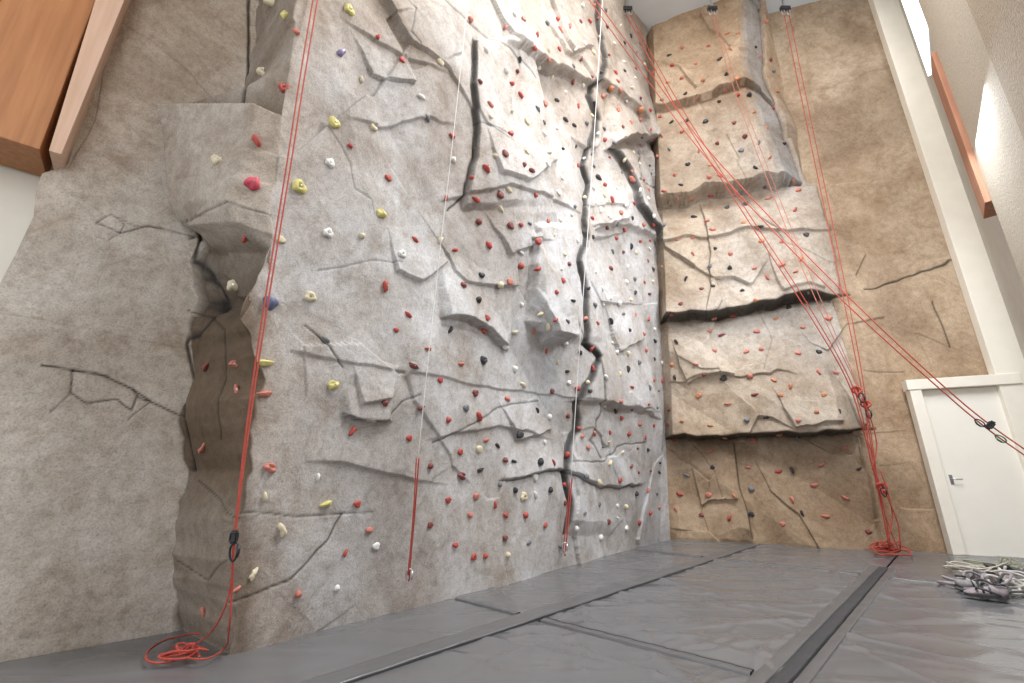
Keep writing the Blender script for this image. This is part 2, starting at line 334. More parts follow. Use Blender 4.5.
Nb=gnorm(Gb); X,Y,Z=Gb[...,0],Gb[...,1],Gb[...,2]; PX,PY=project(X,Y,Z); s=X*DB[0]+Y*DB[1]
al=np.stack([X-B0[0],Y-B0[1]],-1)@DB[:2]
wx=PX+2.0*tri(s*2.4,Z*2.4,53); wy=PY+4.0*tri(s*1.8,Z*1.8,59)+2.4*tri(s*6,Z*6,60)
disp=np.zeros(PX.shape); dark=np.ones(PX.shape); ampb=np.where(segb==2,.35*np.clip((4.75-al)/.9,0,1),1.)
tx=s+.05*fbm(s,Z,62,2); tz=Z+.05*fbm(s,Z,64,2)
v1=slab(tx*.8+.2*tz,tz*.7,160,.016,.10)
disp+=ampb*(v1+.09*tri(tx*.8+.2*tz,tz*.8,51)+.065*tri(tx*1.6-.4*tz,tz*1.4,52)+.018*tri(tx*3.6,tz*3.0,57))+.008*fbm(s*.7,Z*.7,71,2)+.0015*fbm(s*20,Z*20,74,2)
disp+=ampb*.008*vn(s*.5,Z*3.6,81)
d0=np.zeros(PX.shape)
ledge(wx,wy,[(640,128),(700,116),(745,100),(790,104)],.16,40,.03,d0,4)
ledge(wx,wy,[(640,206),(690,203),(740,190),(815,184)],.38,260,.06,d0,4)
ledge(wx,wy,[(640,250),(700,244),(760,236),(840,232)],.08,28,.0,d0,4)
ledge(wx,wy,[(640,328),(690,320),(730,316),(790,302),(850,294)],.38,80,.10,d0,4)
ledge(wx,wy,[(660,384),(740,378),(800,376)],.05,26,.0,d0,30)
ledge(wx,wy,[(650,440),(700,436),(780,432),(875,430)],.42,80,.12,d0,4)
vstep(wx,wy,[(735,438),(742,490),(752,545)],.10,40,-1,d0)
vstep(wx,wy,[(700,205),(712,260),(708,320)],.06,30,1,d0)
chip(wx,wy,[(670,345),(720,338),(735,376),(690,384)],.07,d0); chip(wx,wy,[(760,250),(806,246),(822,290),(780,298)],.08,d0); chip(wx,wy,[(690,462),(728,456),(738,500),(700,506)],.06,d0); chip(wx,wy,[(770,390),(820,388),(838,420),(790,426)],.08,d0)
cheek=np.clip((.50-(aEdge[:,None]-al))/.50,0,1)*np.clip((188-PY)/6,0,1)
edge=np.clip((aEdge[:,None]-al)/.35,0,1)
d0=d0*np.where(segb==0,1,0)*(.40+.60*edge)-.30*cheek*(segb==0)
disp+=d0
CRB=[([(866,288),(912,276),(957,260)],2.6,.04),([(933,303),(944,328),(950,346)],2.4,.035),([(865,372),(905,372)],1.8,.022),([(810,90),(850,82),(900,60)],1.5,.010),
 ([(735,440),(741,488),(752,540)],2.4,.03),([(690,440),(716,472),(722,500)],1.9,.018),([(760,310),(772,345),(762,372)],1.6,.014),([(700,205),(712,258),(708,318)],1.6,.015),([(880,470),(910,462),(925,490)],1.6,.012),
 ([(640,328),(690,320),(730,316),(790,302),(850,294)],4.0,.05),([(650,440),(700,436),(780,432),(875,430)],4.0,.05)]  # these two follow the ledge lips: shadow lines painted dark into the tint
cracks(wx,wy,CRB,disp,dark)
k=np.clip(np.linalg.norm(Gb[...,:2]-C3[:,None,:2],axis=-1)/.15,0,1); disp*=k
TB=(.46,.375,.285); GB=(.43,.405,.38); WB=(.43,.315,.21)
tm=np.clip(.55+.8*fbm(s*.6,Z*.45,91)-.35*np.clip(1-np.abs(PY-330)/110,0,1),0,1); tint=lerp3(GB,TB,tm)
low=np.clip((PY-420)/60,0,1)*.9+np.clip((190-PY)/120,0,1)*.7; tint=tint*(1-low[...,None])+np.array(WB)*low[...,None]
ck=(np.clip(cheek*3,0,1)*(segb==0)*.75)[...,None]; tint=tint*(1-ck)+np.array((.33,.345,.37))*ck  # blue-grey of the shaded side face, painted into the tint
tint=np.where((segb==2)[...,None],lerp3(TB,WB,np.clip(.25+.5*fbm(s*.7,Z*.4,93)+.5*np.clip((PY-250)/200,0,1),0,1))*1.06,tint)
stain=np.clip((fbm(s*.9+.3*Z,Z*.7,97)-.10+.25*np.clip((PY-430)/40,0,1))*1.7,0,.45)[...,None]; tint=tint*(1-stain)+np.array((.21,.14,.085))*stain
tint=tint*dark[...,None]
Pb=Gb+Nb*disp[...,None]; Pb[...,2]=Gb[...,2]
wall_back=grid_mesh("wall_back",Pb,ROCK,tint); wall_back["kind"]="structure"; wall_back["label"]="tan sculpted climbing wall with overhanging horizontal ledges"
dg=bpy.context.evaluated_depsgraph_get()
BV=[BVHTree.FromObject(wall_left,dg),BVHTree.FromObject(wall_back,dg)]
def hit(px,py):
    d=ray(px,py); dv=Vector(d).normalized(); best=None
    for i,b in enumerate(BV):
        h=b.ray_cast(Vector((0,0,CH)),dv)
        if h[0] is not None and (best is None or h[3]<best[3]): best=(h[0],h[1],i,h[3])
    if best is None: return None
    n=best[1]; 
    if n.dot(dv)>0: n=-n
    return best[0],n,best[2]
# ---------------------------------------------------------------- room shell
A_=nrm([.698,.716,0]); RW0=np.array([7.2,6.0,0]); NRW=np.array([-A_[1],A_[0],0])
def plane_box(name,p,q,th,z0,z1,m,lab,nout):
    p=np.array(p,float);q=np.array(q,float); d=q-p; return box(name,p,d,nout,np.linalg.norm(d[:2]),th,z0,z1,m,0,kind="structure",label=lab)
pA=L0-NL*.28+DL*1.5; pB=L0-NL*.28-DL*7.5
plane_box("wall_outer",pA,pB,.1,-.2,CEIL,WHITE,"white painted wall behind the rock edge",-NL)
plane_box("wall_right",RW0+A_*.3,RW0-A_*11,.12,-.2,CEIL,BEIGE,"beige grey painted side wall",-NRW)
box("ceiling",(-9,-5,0),(1,0,0),(0,1,0),20,17,CEIL,CEIL+.1,CEILM,0,kind="structure",label="pale painted high ceiling")
box("floor",(-9,-5,0),(1,0,0),(0,1,0),20,17,-.3,-.2,mat("concrete",(.25,.25,.25),.8),0,kind="structure",label="grey concrete floor under the mats")
pp=B0+DB*4.62+NBh*.02
box("trim_1",pp,DB,NBh,.42,.16,-.2,CEIL,WHITE,.006,kind="structure",label="tall cream painted pilaster")
q=RW0-A_*2.60+NRW*.0
box("trim_2",q,-A_,NRW,2.1,.10,-.2,CEIL,TANP,.004,kind="structure",label="tan textured acoustic wall panel")
box("trim_3",q-A_*2.12,-A_,NRW,6,.12,-.2,CEIL,TAND,.004,kind="structure",label="brown textured acoustic wall panel")
box("trim_4",RW0-A_*2.12,-A_,NRW,.46,.15,3.92,6.1,WOODR,.004,label="reddish cherry wood panel fixed on the side wall",kind="structure")
EM=bpy.data.materials.new("window_daylight"); EM.use_nodes=True; b=EM.node_tree.nodes["Principled BSDF"]; b.inputs["Base Color"].default_value=(.9,.95,1,1); b.inputs["Emission Strength"].default_value=2.0
sk=EM.node_tree.nodes.new("ShaderNodeTexNoise"); sk.inputs["Scale"].default_value=1.0; sr=EM.node_tree.nodes.new("ShaderNodeValToRGB"); sr.color_ramp.elements[0].color=(.8,.9,1,1); sr.color_ramp.elements[1].color=(1,1,1,1)
EM.node_tree.links.new(sk.outputs["Fac"],sr.inputs["Fac"]); EM.node_tree.links.new(sr.outputs["Color"],b.inputs["Emission Color"])
box("window_1",RW0-A_*.75,-A_,NRW,1.1,.04,7.1,9.6,EM,.0,kind="structure",label="tall bright daylight window pane")
e=unproj(62,167,L0,NL); z0=e[2]
wb0=np.array([e[0],e[1],0])+NL*.05
box("trim_5",wb0-DL*.10-NL*.30,-DL,NL,.42,.40,z0,CEIL,WOOD,.006,label="cherry wood clad bulkhead above the white wall",kind="structure")
V=[];
for (d,z) in((-.01,z0),(.05,z0),(.28,CEIL),(-.20,CEIL)):
    for o_ in(-.28,.13): p=wb0-DL*d+NL*o_; V.append((p[0],p[1],z))
mesh_obj("trim_6",V,[(0,2,4,6),(7,5,3,1),(0,1,3,2),(2,3,5,4),(4,5,7,6),(6,7,1,0)],WOODL,label="pale tapering wood trim board beside the bulkhead",kind="structure")
box("trim_7",wb0-DL*.52-NL*.30,-DL,NL,1.0,.42,z0-.02,CEIL,WOODD,.004,label="dark glossy panel beside the wood bulkhead",kind="structure")
# ---------------------------------------------------------------- door
D0=B0+DB*3.62+NBh*.0; fw=.14; DW=1.14; DH=2.22
frame=bpy.data.objects.new("door_1",None); frame.location=(*(D0[:2]+DB[:2]*.5),-.02); link(frame,kind="structure",label="white painted door with steel lever handle in a white frame")
def dpart(name,off,w,outp,th,z0,z1,m,lab=None,bev=.006):
    o=box(name,D0+DB*off+NBh*outp,DB,NBh,w,th,z0,z1,m,bev); o.parent=frame; o.matrix_parent_inverse=Matrix.Translation(-frame.location)
    if lab:o["label"]=lab
    return o
dpart("jamb",0,fw,.02,.17,-.2,DH+.0,WHITE); dpart("jamb",fw+.98,.10,.02,.12,-.2,DH,WHITE); dpart("lintel",-.02,DW+.12,.02,.185,DH,DH+.15,WHITE)
leaf=dpart("door_leaf",fw,.98,.02,.075,-.19,DH-.005,DOORM)
dpart("lock_plate",fw+.07,.04,.095,.006,.88,1.01,STEEL,"brushed steel lock plate",.002)
hp=D0+DB*(fw+.09)+NBh*.10
h=tube("handle",[hp+[0,0,.95],hp+NBh*.045+[0,0,.95],hp+NBh*.055+DB*.012+[0,0,.95],hp+NBh*.055+DB*.10+[0,0,.95]],.008,STEEL); h.parent=frame; h.matrix_parent_inverse=Matrix.Translation(-frame.location); h["label"]="brushed steel lever handle"
# ---------------------------------------------------------------- mats
def mat_vinyl(name="grey_vinyl",col=(.150,.150,.157),bs=.42,ro=.22):
    m=mat(name,col,ro,var=.05,scale=1.0); nt=m.node_tree; b=nt.nodes["Principled BSDF"]; b.inputs["Specular IOR Level"].default_value=1.0
    w=nt.nodes.new("ShaderNodeTexNoise"); w.inputs["Scale"].default_value=1.9; w.inputs["Detail"].default_value=1.3; w.inputs["Distortion"].default_value=.5; b2=nt.nodes.new("ShaderNodeBump"); b2.inputs["Strength"].default_value=bs; b2.inputs["Distance"].default_value=.10
    tc=nt.nodes.new("ShaderNodeTexCoord"); mp=nt.nodes.new("ShaderNodeMapping"); mp.inputs["Rotation"].default_value=(0,0,.5); mp.inputs["Scale"].default_value=(.5,1.8,1)
    nt.links.new(tc.outputs["Object"],mp.inputs["Vector"]); nt.links.new(mp.outputs["Vector"],w.inputs["Vector"])
    nt.links.new(w.outputs["Fac"],b2.inputs["Height"]); nt.links.new(b2.outputs["Normal"],b.inputs["Normal"])
    return m
VIN=mat_vinyl(); STRIP=mat_vinyl("seam_vinyl",(.12,.12,.125),.15,.32); VELC=mat("black_velcro",(.045,.045,.05),.6,var=.2,scale=80)
O_=np.array([.137,3.795]); av=np.array([.703,.711]); bv=np.array([.76,-.65])
ab=lambda a,b:O_+av*a+bv*b
def isect(p,d,q,e):
    M=np.array([d,-e]).T; t=np.linalg.solve(M,np.array(q)-p); return p+d*t[0]
def crash_mat(c,lab,sd,wr=1.0):
    n=180; U=np.linspace(0,1,n); c=[np.array(x,float) for x in c]
    uu_,vv=np.meshgrid(U,U,indexing='ij')
    Pq=c[0]*((1-uu_)*(1-vv))[...,None]+c[1]*(uu_*(1-vv))[...,None]+c[2]*(uu_*vv)[...,None]+c[3]*((1-uu_)*vv)[...,None]
    ds=np.minimum(np.minimum(uu_,1-uu_)*np.linalg.norm(c[1]-c[0]),np.minimum(vv,1-vv)*np.linalg.norm(c[3]-c[0]))
    x,y=Pq[...,0],Pq[...,1]; rr=random.Random(sd*13); L1=np.linalg.norm(c[1]-c[0]); L2=np.linalg.norm(c[3]-c[0])
    wz=np.zeros(x.shape); px_=uu_*L1; py_=vv*L2
    for _i in range(int(26*wr)): # long soft creases radiating in from the edges
        side=rr.randrange(4); t=rr.random(); ln=rr.uniform(.5,1.8)
        sx,sy,an={0:(t*L1,0,math.pi/2),1:(t*L1,L2,-math.pi/2),2:(0,t*L2,0),3:(L1,t*L2,math.pi)}[side]; an+=rr.uniform(-.8,.8)
        dx=px_-sx; dy=py_-sy; a_=dx*math.cos(an)+dy*math.sin(an); b_=-dx*math.sin(an)+dy*math.cos(an)+.05*np.sin(a_*rr.uniform(2,5)+rr.random()*6)
        w_=rr.uniform(.022,.05); wz+=rr.uniform(.009,.020)*np.exp(-(b_/w_)**2)*np.clip(a_/.15,0,1)*np.clip(1-a_/ln,0,1)
    wz=np.minimum(wz,.024)*np.clip(ds/.10,0,1)
    z=-.026+wz+.010*vn(x*1.1,y*1.1,sd)*np.clip(ds/.25,0,1)-.02*np.exp(-ds/.012)
    top=np.concatenate([Pq,z[...,None]],-1).reshape(-1,3); V=list(map(tuple,top))
    idx=np.arange(n*n).reshape(n,n)
    q=np.stack([idx[:-1,:-1],idx[1:,:-1],idx[1:,1:],idx[:-1,1:]],-1).reshape(-1,4).tolist(); Fc=[tuple(f) for f in q]
    rim=[int(v) for v in list(idx[:,0])+list(idx[-1,1:])+list(idx[-2::-1,-1])+list(idx[0,-2:0:-1])]
    b0=len(V); 
    for r in rim: V.append((V[r][0],V[r][1],-.198))
    m=len(rim)
    for i in range(m): Fc.append((rim[i],rim[(i+1)%m],b0+(i+1)%m,b0+i))
    Fc.append(tuple(b0+i for i in range(m)))
    return mesh_obj("crash_mat",V,Fc,VIN,True,label=lab,cat="crash mat",group="grey vinyl mats covering the floor")
g=.008
wl=lambda a: isect(O_+av*a,bv,M0[:2]-NMh[:2]*.03,DM[:2])
wlL=lambda a: isect(O_+av*a,bv,L0[:2]-NL[:2]*.03,DL[:2])
S4=1.676; A3=3.49
bkl=lambda b: isect(O_+bv*b,av,B0[:2]-NBh[:2]*.0,DB[:2])
corner=B0[:2]
crash_mat([wlL(-3.5),wlL(-g),ab(-g,-g),ab(-3.5,-g)],"grey vinyl crash mat along the foot of the rock wall",1,.3)
crash_mat([wl(g),wl(A3-g),ab(A3-g,-g),ab(g,-g)],"smooth grey vinyl crash mat beneath the main climbing wall",2,.4)
crash_mat([wl(A3+g),corner,bkl(-g),ab(A3+g,-g)],"grey vinyl crash mat tucked into the wall corner",3,.3)
crash_mat([ab(-3.5,g),ab(-g,g),ab(-g,S4-g),ab(-3.5,S4-g)],"wrinkled grey vinyl crash mat in the middle of the floor",4,1.2)
crash_mat([ab(g,g),ab(A3-g,g),ab(A3-g,S4-g),ab(g,S4-g)],"wrinkled shiny grey vinyl crash mat between seam strips",5,2.0)
crash_mat([ab(A3+g,g),bkl(g),bkl(S4-g),ab(A3+g,S4-g)],"grey vinyl crash mat at the foot of the ledged wall",6,.6)
rwl=lambda a: isect(O_+av*a,bv,RW0[:2]+NRW[:2]*.14,A_[:2])
crash_mat([ab(-3.5,S4+g),ab(-.6-g,S4+g),rwl(-.6-g),rwl(-3.5)],"grey vinyl crash mat along the side wall",7,1.2)
crash_mat([ab(-.6+g,S4+g),ab(A3-g,S4+g),rwl(A3-g),rwl(-.6+g)],"wrinkled grey vinyl crash mat near the piled gear",8,2.0)
crash_mat([ab(A3+g,S4+g),bkl(S4+g),isect(RW0[:2]+NRW[:2]*.14,A_[:2],B0[:2],DB[:2]),rwl(A3+g)],"grey vinyl crash mat in front of the door",9,.5)
def strip(p,q,w,m,lab,name="seam_strip",zt=-.012,th=.02):
    p=np.array(p);q=np.array(q);d=q-p;Ln=np.linalg.norm(d);d/=Ln;nn=np.array([-d[1],d[0]]); n=120; V=[];Fc=[]
    prof=[(-.5,-th),(-.49,-.002),(-.42,.001),(-.2,.0),(.1,.001),(.42,.001),(.49,-.002),(.5,-th)]
    for i in range(n):
        c=p+d*Ln*i/(n-1); jz=.001*math.sin(i*1.1)+.0015*math.sin(i*.37)
        for a,zv in prof: x=c+nn*a*w; V.append((x[0],x[1],zt+zv+jz))
    k=len(prof)
    for i in range(n-1):
        for j in range(k-1): a=i*k+j; Fc.append((a,a+1,a+k+1,a+k))
    return mesh_obj(name,V,Fc,m,True,label=lab,cat="seam strip")
strip(ab(-2.2,0),bkl(0)-av*.25,.17,STRIP,"grey vinyl flap covering the long mat seam",zt=-.010)
strip(ab(-2.2,.094),bkl(.094)-av*.25,.010,VELC,"dark stitched edge of the long seam flap",zt=-.011)
strip(ab(-2.2,S4),ab(A3+.6,S4),.075,VELC,"black hook and loop strip joining the mats",zt=-.008)
strip(ab(-2.2,S4-.09),ab(A3+.6,S4-.09),.08,STRIP,"narrow vinyl flap beside the black joining strip",zt=-.012)
strip(ab(-2.2,S4+.08),ab(A3+.6,S4+.08),.06,STRIP,"narrow vinyl flap beside the black joining strip",zt=-.012)
strip(wl(0)+bv*.12,ab(0,-.12),.06,STRIP,"vinyl flap over the cross seam between mats",zt=-.016)
strip(ab(0,.12),ab(0,S4-.15),.06,STRIP,"vinyl flap over the cross seam between mats",zt=-.016)
strip(ab(.04,.12),ab(.04,S4-.15),.014,VELC,"thin dark stitched line along the cross seam",zt=-.016)
strip(wl(A3)+bv*.12,ab(A3,-.12),.10,STRIP,"vinyl flap over the far cross seam",zt=-.012)
strip(ab(A3,.12),ab(A3,S4-.15),.10,STRIP,"vinyl flap over the far cross seam",zt=-.012)
strip(ab(A3,S4+.13),rwl(A3)-bv*.1,.10,STRIP,"cross seam flap running to the side wall",zt=-.012)
strip(ab(-.6,S4+.13),rwl(-.6)-bv*.1,.05,STRIP,"vinyl flap over the near cross seam",zt=-.014)
# ---------------------------------------------------------------- climbing holds
PAL={'red':((.45,.075,.06),"red"),'coral':((.55,.19,.145),"coral orange"),'maroon':((.22,.06,.055),"maroon"),'black':((.035,.035,.04),"black"),
 'cream':((.70,.62,.44),"cream"),'white':((.80,.80,.78),"white"),'yellow':((.66,.60,.22),"yellow"),'blue':((.12,.14,.25),"dark blue"),'purple':((.26,.22,.40),"purple"),
 'orange':((.54,.22,.11),"orange"),'grey':((.18,.19,.21),"dark grey"),'pink':((.62,.08,.12),"bright pink-red")}
HM={k:mat("resin_"+k,v[0],.55,var=.15,scale=25,bump=.3,bd=.004) for k,v in PAL.items()}
STY=["jug","knob","crimp","pinch","pocket"]
def hold_mesh(st,sd,m,sub=3):
    r=random.Random(sd); bm=bmesh.new(); bmesh.ops.create_icosphere(bm,subdivisions=sub,radius=.5)
    ph=[r.uniform(0,6) for _ in range(6)]; ax={'jug':(1,.72,.85),'knob':(.85,.85,.95),'crimp':(1.15,.5,.6),'pinch':(.55,1.1,.8),'pocket':(1,.9,.7)}[st]
    for v in bm.verts:
        x,y,z=v.co; an=math.atan2(y,x)
        f=1+.12*math.sin(3*an+ph[0])+.08*math.sin(5*an+ph[1])+.07*math.sin(9*x+ph[2])*math.cos(8*z+ph[3])
        x*=ax[0]*f;y*=ax[1]*f;z*=ax[2]*(1+.15*math.sin(6*x+ph[4]))
        if st=='jug':
            z-=.30*math.exp(-((x/.32)**2+((y-.10)/.12)**2))*(1 if z>0 else 0); y+=.08*max(z,0)
        if st=='pocket': z-=.34*math.exp(-((x/.16)**2+(y/.14)**2))*(1 if z>0 else 0)
        if st=='crimp': z+=.12*(1 if y>0 else 0)*max(0,z*2)
        if st=='pinch': x*=1-.35*math.exp(-(y/.18)**2)
        z=max(z,-.14); v.co=(x,y,z)
    me=bpy.data.meshes.new("climbing_hold"); bm.to_mesh(me); bm.free(); me.materials.append(m); me.polygons.foreach_set("use_smooth",[True]*len(me.polygons)); return me
def bolt_mesh():
    bm=bmesh.new(); bmesh.ops.create_cone(bm,cap_ends=True,segments=16,radius1=.5,radius2=.45,depth=.5)
    top=[f for f in bm.faces if f.normal.z>.9][0]; bmesh.ops.inset_region(bm,faces=[top],thickness=.18)
    me=bpy.data.meshes.new("bolt"); bm.to_mesh(me); bm.free(); me.materials.append(STEEL); return me
BOLT=bolt_mesh(); HC={}
nh=0; placed=[]; REST=[]
SW={'jug':"scooped jug",'knob':"rounded knob",'crimp':"thin crimp",'pinch':"pinch",'pocket':"pocket"}
def add_hold(px,py,size_px,col,st=None,world=None):
    global nh
    h=hit(px,py)
    if h is None: return
    p,n,wi=h; f=p.y*CS+(p.z-CH)*SN; dia=world if world else size_px/F*f
    st=st or random.choice(STY); big=dia*F/f>9; key=(st,col,random.randrange(2),big)
    if key not in HC: HC[key]=hold_mesh(st,STY.index(st)*31+len(HC)*7+1,HM[col],3 if big else 2)
    n0_=Vector(NMh if wi==0 else NBh); nhz=(Vector((n.x,n.y,n.z*.5)).normalized()*.5+n0_).normalized()
    up=Vector((0,0,1)); xa=up.cross(nhz).normalized(); ya=nhz.cross(xa)
    R=Matrix((xa,ya,nhz)).transposed().to_4x4(); R=R@Matrix.Rotation(random.uniform(-.6,.6),4,'Z')
    M=Matrix.Translation(p+nhz*dia*.05)@R@Matrix.Scale(dia,4); placed.append((px,py))
    if nh>=296: REST.append((HC[key],M,col,wi)); return
    o=bpy.data.objects.new("climbing_hold",HC[key]); o.matrix_world=M
    link(o,label=f"{PAL[col][1]} resin {SW[st]} hold bolted to the "+("grey rock wall" if wi==0 else "tan ledged wall"),cat="climbing hold",group="bolted holds on the "+("main wall" if wi==0 else "ledged wall"))
    if big:
        b=bpy.data.objects.new("bolt",BOLT); b.location=(0,0,.40 if st in('knob','jug') else .30); b.scale=(.14,.14,.2); b["label"]="steel fixing bolt"; COL.objects.link(b); b.parent=o
    nh+=1
EX="""272 4 15 cream;286 16 12 yellow;296 32 9 coral;349 10 12 yellow;341 53 13 purple;263 73 13 cream;284 88 12 red;334 123 13 yellow;256 141 13 red;218 161 15 cream;252 184 18 pink;299 187 16 yellow;330 163 11 white;388 178 9 red;328 233 12 white;281 240 10 cream;245 238 11 red;234 286 16 cream;270 303 18 blue;310 297 13 cream;385 286 12 red;381 214 13 yellow;362 236 8 cream;207 366 12 maroon;235 364 11 coral;265 363 15 yellow;237 390 12 coral;264 394 14 coral;333 385 13 yellow;413 366 11 maroon;352 431 11 red;203 448 12 coral;270 468 14 coral;326 504 12 yellow;282 530 15 cream;253 574 12 cream;204 612 11 coral;265 497 10 cream;237 589 9 coral;298 594 9 coral;337 588 8 white;357 504 9 red;369 530 9 coral;421 408 9 maroon;409 438 8 red;376 546 9 white;318 477 8 white;345 553 8 red;385 403 9 maroon;326 340 9 grey;402 254 10 white;408 315 9 red;396 330 7 red;428 349 8 red;440 240 9 cream;446 198 8 red;415 240 8 red;476 200 10 red;478 222 9 maroon;500 195 10 maroon;505 154 10 maroon;472 178 8 red;455 250 8 red;421 97 9 white;440 62 10 cream;402 60 8 red;378 37 9 red;361 80 8 cream;373 128 10 cream;350 146 7 red;427 118 8 grey;452 136 8 red;490 105 9 coral;527 122 9 cream;512 84 8 red;480 82 8 maroon;470 20 8 coral;505 28 8 coral;537 35 8 red;560 30 8 coral;486 50 8 white;520 60 7 black;545 104 8 coral;565 120 8 black;453 160 8 white;463 285 9 maroon;478 300 9 black;500 285 9 cream;487 318 8 red;450 330 9 black;461 364 9 coral;475 393 9 maroon;440 380 8 red;466 408 9 grey;448 420 8 red;430 466 8 maroon;460 452 8 red;486 440 8 coral;505 460 8 maroon;480 470 9 black;448 500 8 red;470 515 8 coral;430 525 8 maroon;495 505 8 red;515 490 8 black;525 515 8 red;505 538 8 maroon;455 545 8 red;485 556 7 red;540 462 10 black;550 490 8 black;545 525 7 red;610 88 9 orange;618 110 8 coral;640 110 9 orange;598 178 9 black;612 200 8 red;600 210 8 white;632 180 9 coral"""
for e_ in EX.split(";"):
    a=e_.split(); add_hold(float(a[0]),float(a[1]),float(a[2])*.9,a[3])
CAND=[]
def lattice(P0,D,Nh,lean,s0,s1,z0_,z1_,st_,pal,smin,smax,gap):
    ns_=int((s1-s0)/st_); nz=int((z1_-z0_)/st_)
    for i in range(ns_+1):
        for j in range(nz+1):
            ss=s0+st_*(i+(.5 if j%2 else 0))+random.uniform(-.15,.15); z=z0_+st_*j+random.uniform(-.15,.15)
            p=P0+D*ss+Nh*lean*z; x,y=project(p[0],p[1],z)
            if 300<x<1020 and 3<y<560 and ss<s1: CAND.append((p[1]*CS+(z-CH)*SN,x,y,random.choice(pal),random.uniform(smin,smax),gap))
lattice(M0,DM,NMh,.07,1.9,6.62,.35,9.9,.335,['red']*4+['coral']*2+['black']*3+['white']*5+['cream']*3+['grey']*3+['maroon']*2,.065,.10,8)
lattice(B0,DB,NBh,.055,.12,2.85,.35,9.9,.385,['coral']*5+['orange']*3+['red']*2+['black']*4+['grey']*2+['maroon'],.075,.11,8)
CAND.sort()
for f_,x,y,c_,wd,gap in CAND:
    if min(math.hypot(x-a,y-b) for a,b in placed)<gap: continue
    add_hold(x,y,6,c_,world=wd)
if REST:
    cols=sorted({r[2] for r in REST}); VV=[];FF=[];MI=[]
    for me,M,c_,_w in REST:
        b0=len(VV)
        for v in me.vertices: VV.append(tuple(M@v.co))
        for p_ in me.polygons: FF.append(tuple(b0+i for i in p_.vertices)); MI.append(cols.index(c_))
    me=bpy.data.meshes.new("climbing_holds"); me.from_pydata(VV,[],FF)
    for c_ in cols: me.materials.append(HM[c_])
    me.polygons.foreach_set("material_index",MI); me.polygons.foreach_set("use_smooth",[True]*len(MI)); me.update()
    o=bpy.data.objects.new("climbing_holds",me); link(o,label="many tiny coloured resin holds high on the climbing walls",cat="climbing holds",kind="stuff")
print("holds",nh,len(REST))
# ---------------------------------------------------------------- ropes
def rope_mat(name,c1,c2):
    m=mat(name,c1,.7); nt=m.node_tree; r=[x for x in nt.nodes if x.type=='VALTORGB'][0]; ns=[x for x in nt.nodes if x.type=='TEX_NOISE'][0]; ns.inputs["Scale"].default_value=180
    r.color_ramp.elements[0].color=(*c1,1); r.color_ramp.elements[1].color=(*c2,1); return m
RED=rope_mat("red_rope",(.36,.035,.025),(.50,.09,.06)); WRO=rope_mat("pale_rope",(.62,.62,.62),(.85,.85,.86)); ORG=rope_mat("faded_red_rope",(.40,.12,.09),(.54,.20,.15))
def wallY(px,py):
    h=hit(px,py); return h[0].y if h else 99
LAST=None
def rope(pts,Y0,Y1,r,m,lab,gap=.1,n=8,name="climbing_rope"):
    global LAST
    C_=catmull([(a,b,0) for a,b in pts],n); L_=[0]
    for a,b in zip(C_[:-1],C_[1:]): L_.append(L_[-1]+np.linalg.norm(b-a))
    ys=[]
    for p,l in zip(C_,L_):
        t=l/L_[-1]; y=1/((1-t)/Y0+t/Y1); ys.append(min(y,wallY(p[0],p[1])-gap))
    ys=np.array(ys); pad=np.pad(ys,4,mode='edge'); mn=np.min([pad[i:i+len(ys)] for i in range(9)],axis=0); pad=np.pad(mn,4,mode='edge'); ys=np.mean([pad[i:i+len(ys)] for i in range(9)],axis=0)
    o=[atY(p[0],p[1],y) for p,y in zip(C_,ys)]
    LAST=[(p[0],p[1],q) for p,q in zip(C_,o)]
    return tube(name,o,r,m,8,label=lab,cat="rope")
R1=[(320,-14),(290,170),(262,340),(246,450),(235,538)]
YR=min(wallY(a,b) for a,b,_ in catmull([(x,y,0) for x,y in R1],8))-.06; YR=min(YR,2.86); print("rope1 Y",YR)
for dx in (0,4.5):
    Yq=YR+.004*dx
    top=atY(320-dx,-14,Yq); pts=[np.array([top[0],top[1],CEIL-.02]),top]
    for x,y in ((290-dx*.9,170),(262-dx*.7,340),(246-dx*.5,450),(235-dx*.2,538)): pts.append(atY(x,y,Yq))
    if dx==0: pts+= [atY(232,590,Yq+.05),atY(229,630,min(YR+.1,2.8)),floorpt(224,652)+[0,0,.02],floorpt(205,662)+[0,0,.015],floorpt(180,660)+[0,0,.015]]
    else: pts+= [atY(230,590,Yq+.04),atY(214,628,min(YR+.1,2.8)),floorpt(190,650)+[0,0,.02],floorpt(170,650)+[0,0,.015]]
    tube("climbing_rope",catmull(pts,8),.005,RED,8,label="red climbing rope hanging taut to the floor by the rock prow",cat="rope")
def coil(name,c,rx,ry,loops,r,m,lab,seed,tail=None,lift=.022,mess=0,cat="rope"):
    rr=random.Random(seed); P=[]; n=int(loops*14)
    for i in range(n):
        an=2*math.pi*i/14; k=i/14; cx=c[0]+.25*rx*math.sin(k*2.1+seed)+mess*rx*math.sin(k*3.7+seed*2); cy=c[1]+.3*ry*math.cos(k*1.7+seed)+mess*ry*math.cos(k*2.9+seed)
        q=.62+.38*math.sin(k*1.3+seed*.7)
        P.append((cx+rx*q*math.cos(an+.3*math.sin(k)),cy+ry*q*math.sin(an),c[2]+r+.002+lift*((k*1.0)%3)*(.6+.4*math.sin(an*1.5))+rr.uniform(0,.008)))
    if tail: P+=tail
    return tube(name,catmull(P,4),r,m,8,label=lab,cat=cat)
c=floorpt(182,658); coil("rope_coil",c,.11,.065,6,.0058,RED,"loose red rope heap on the grey mat",3)
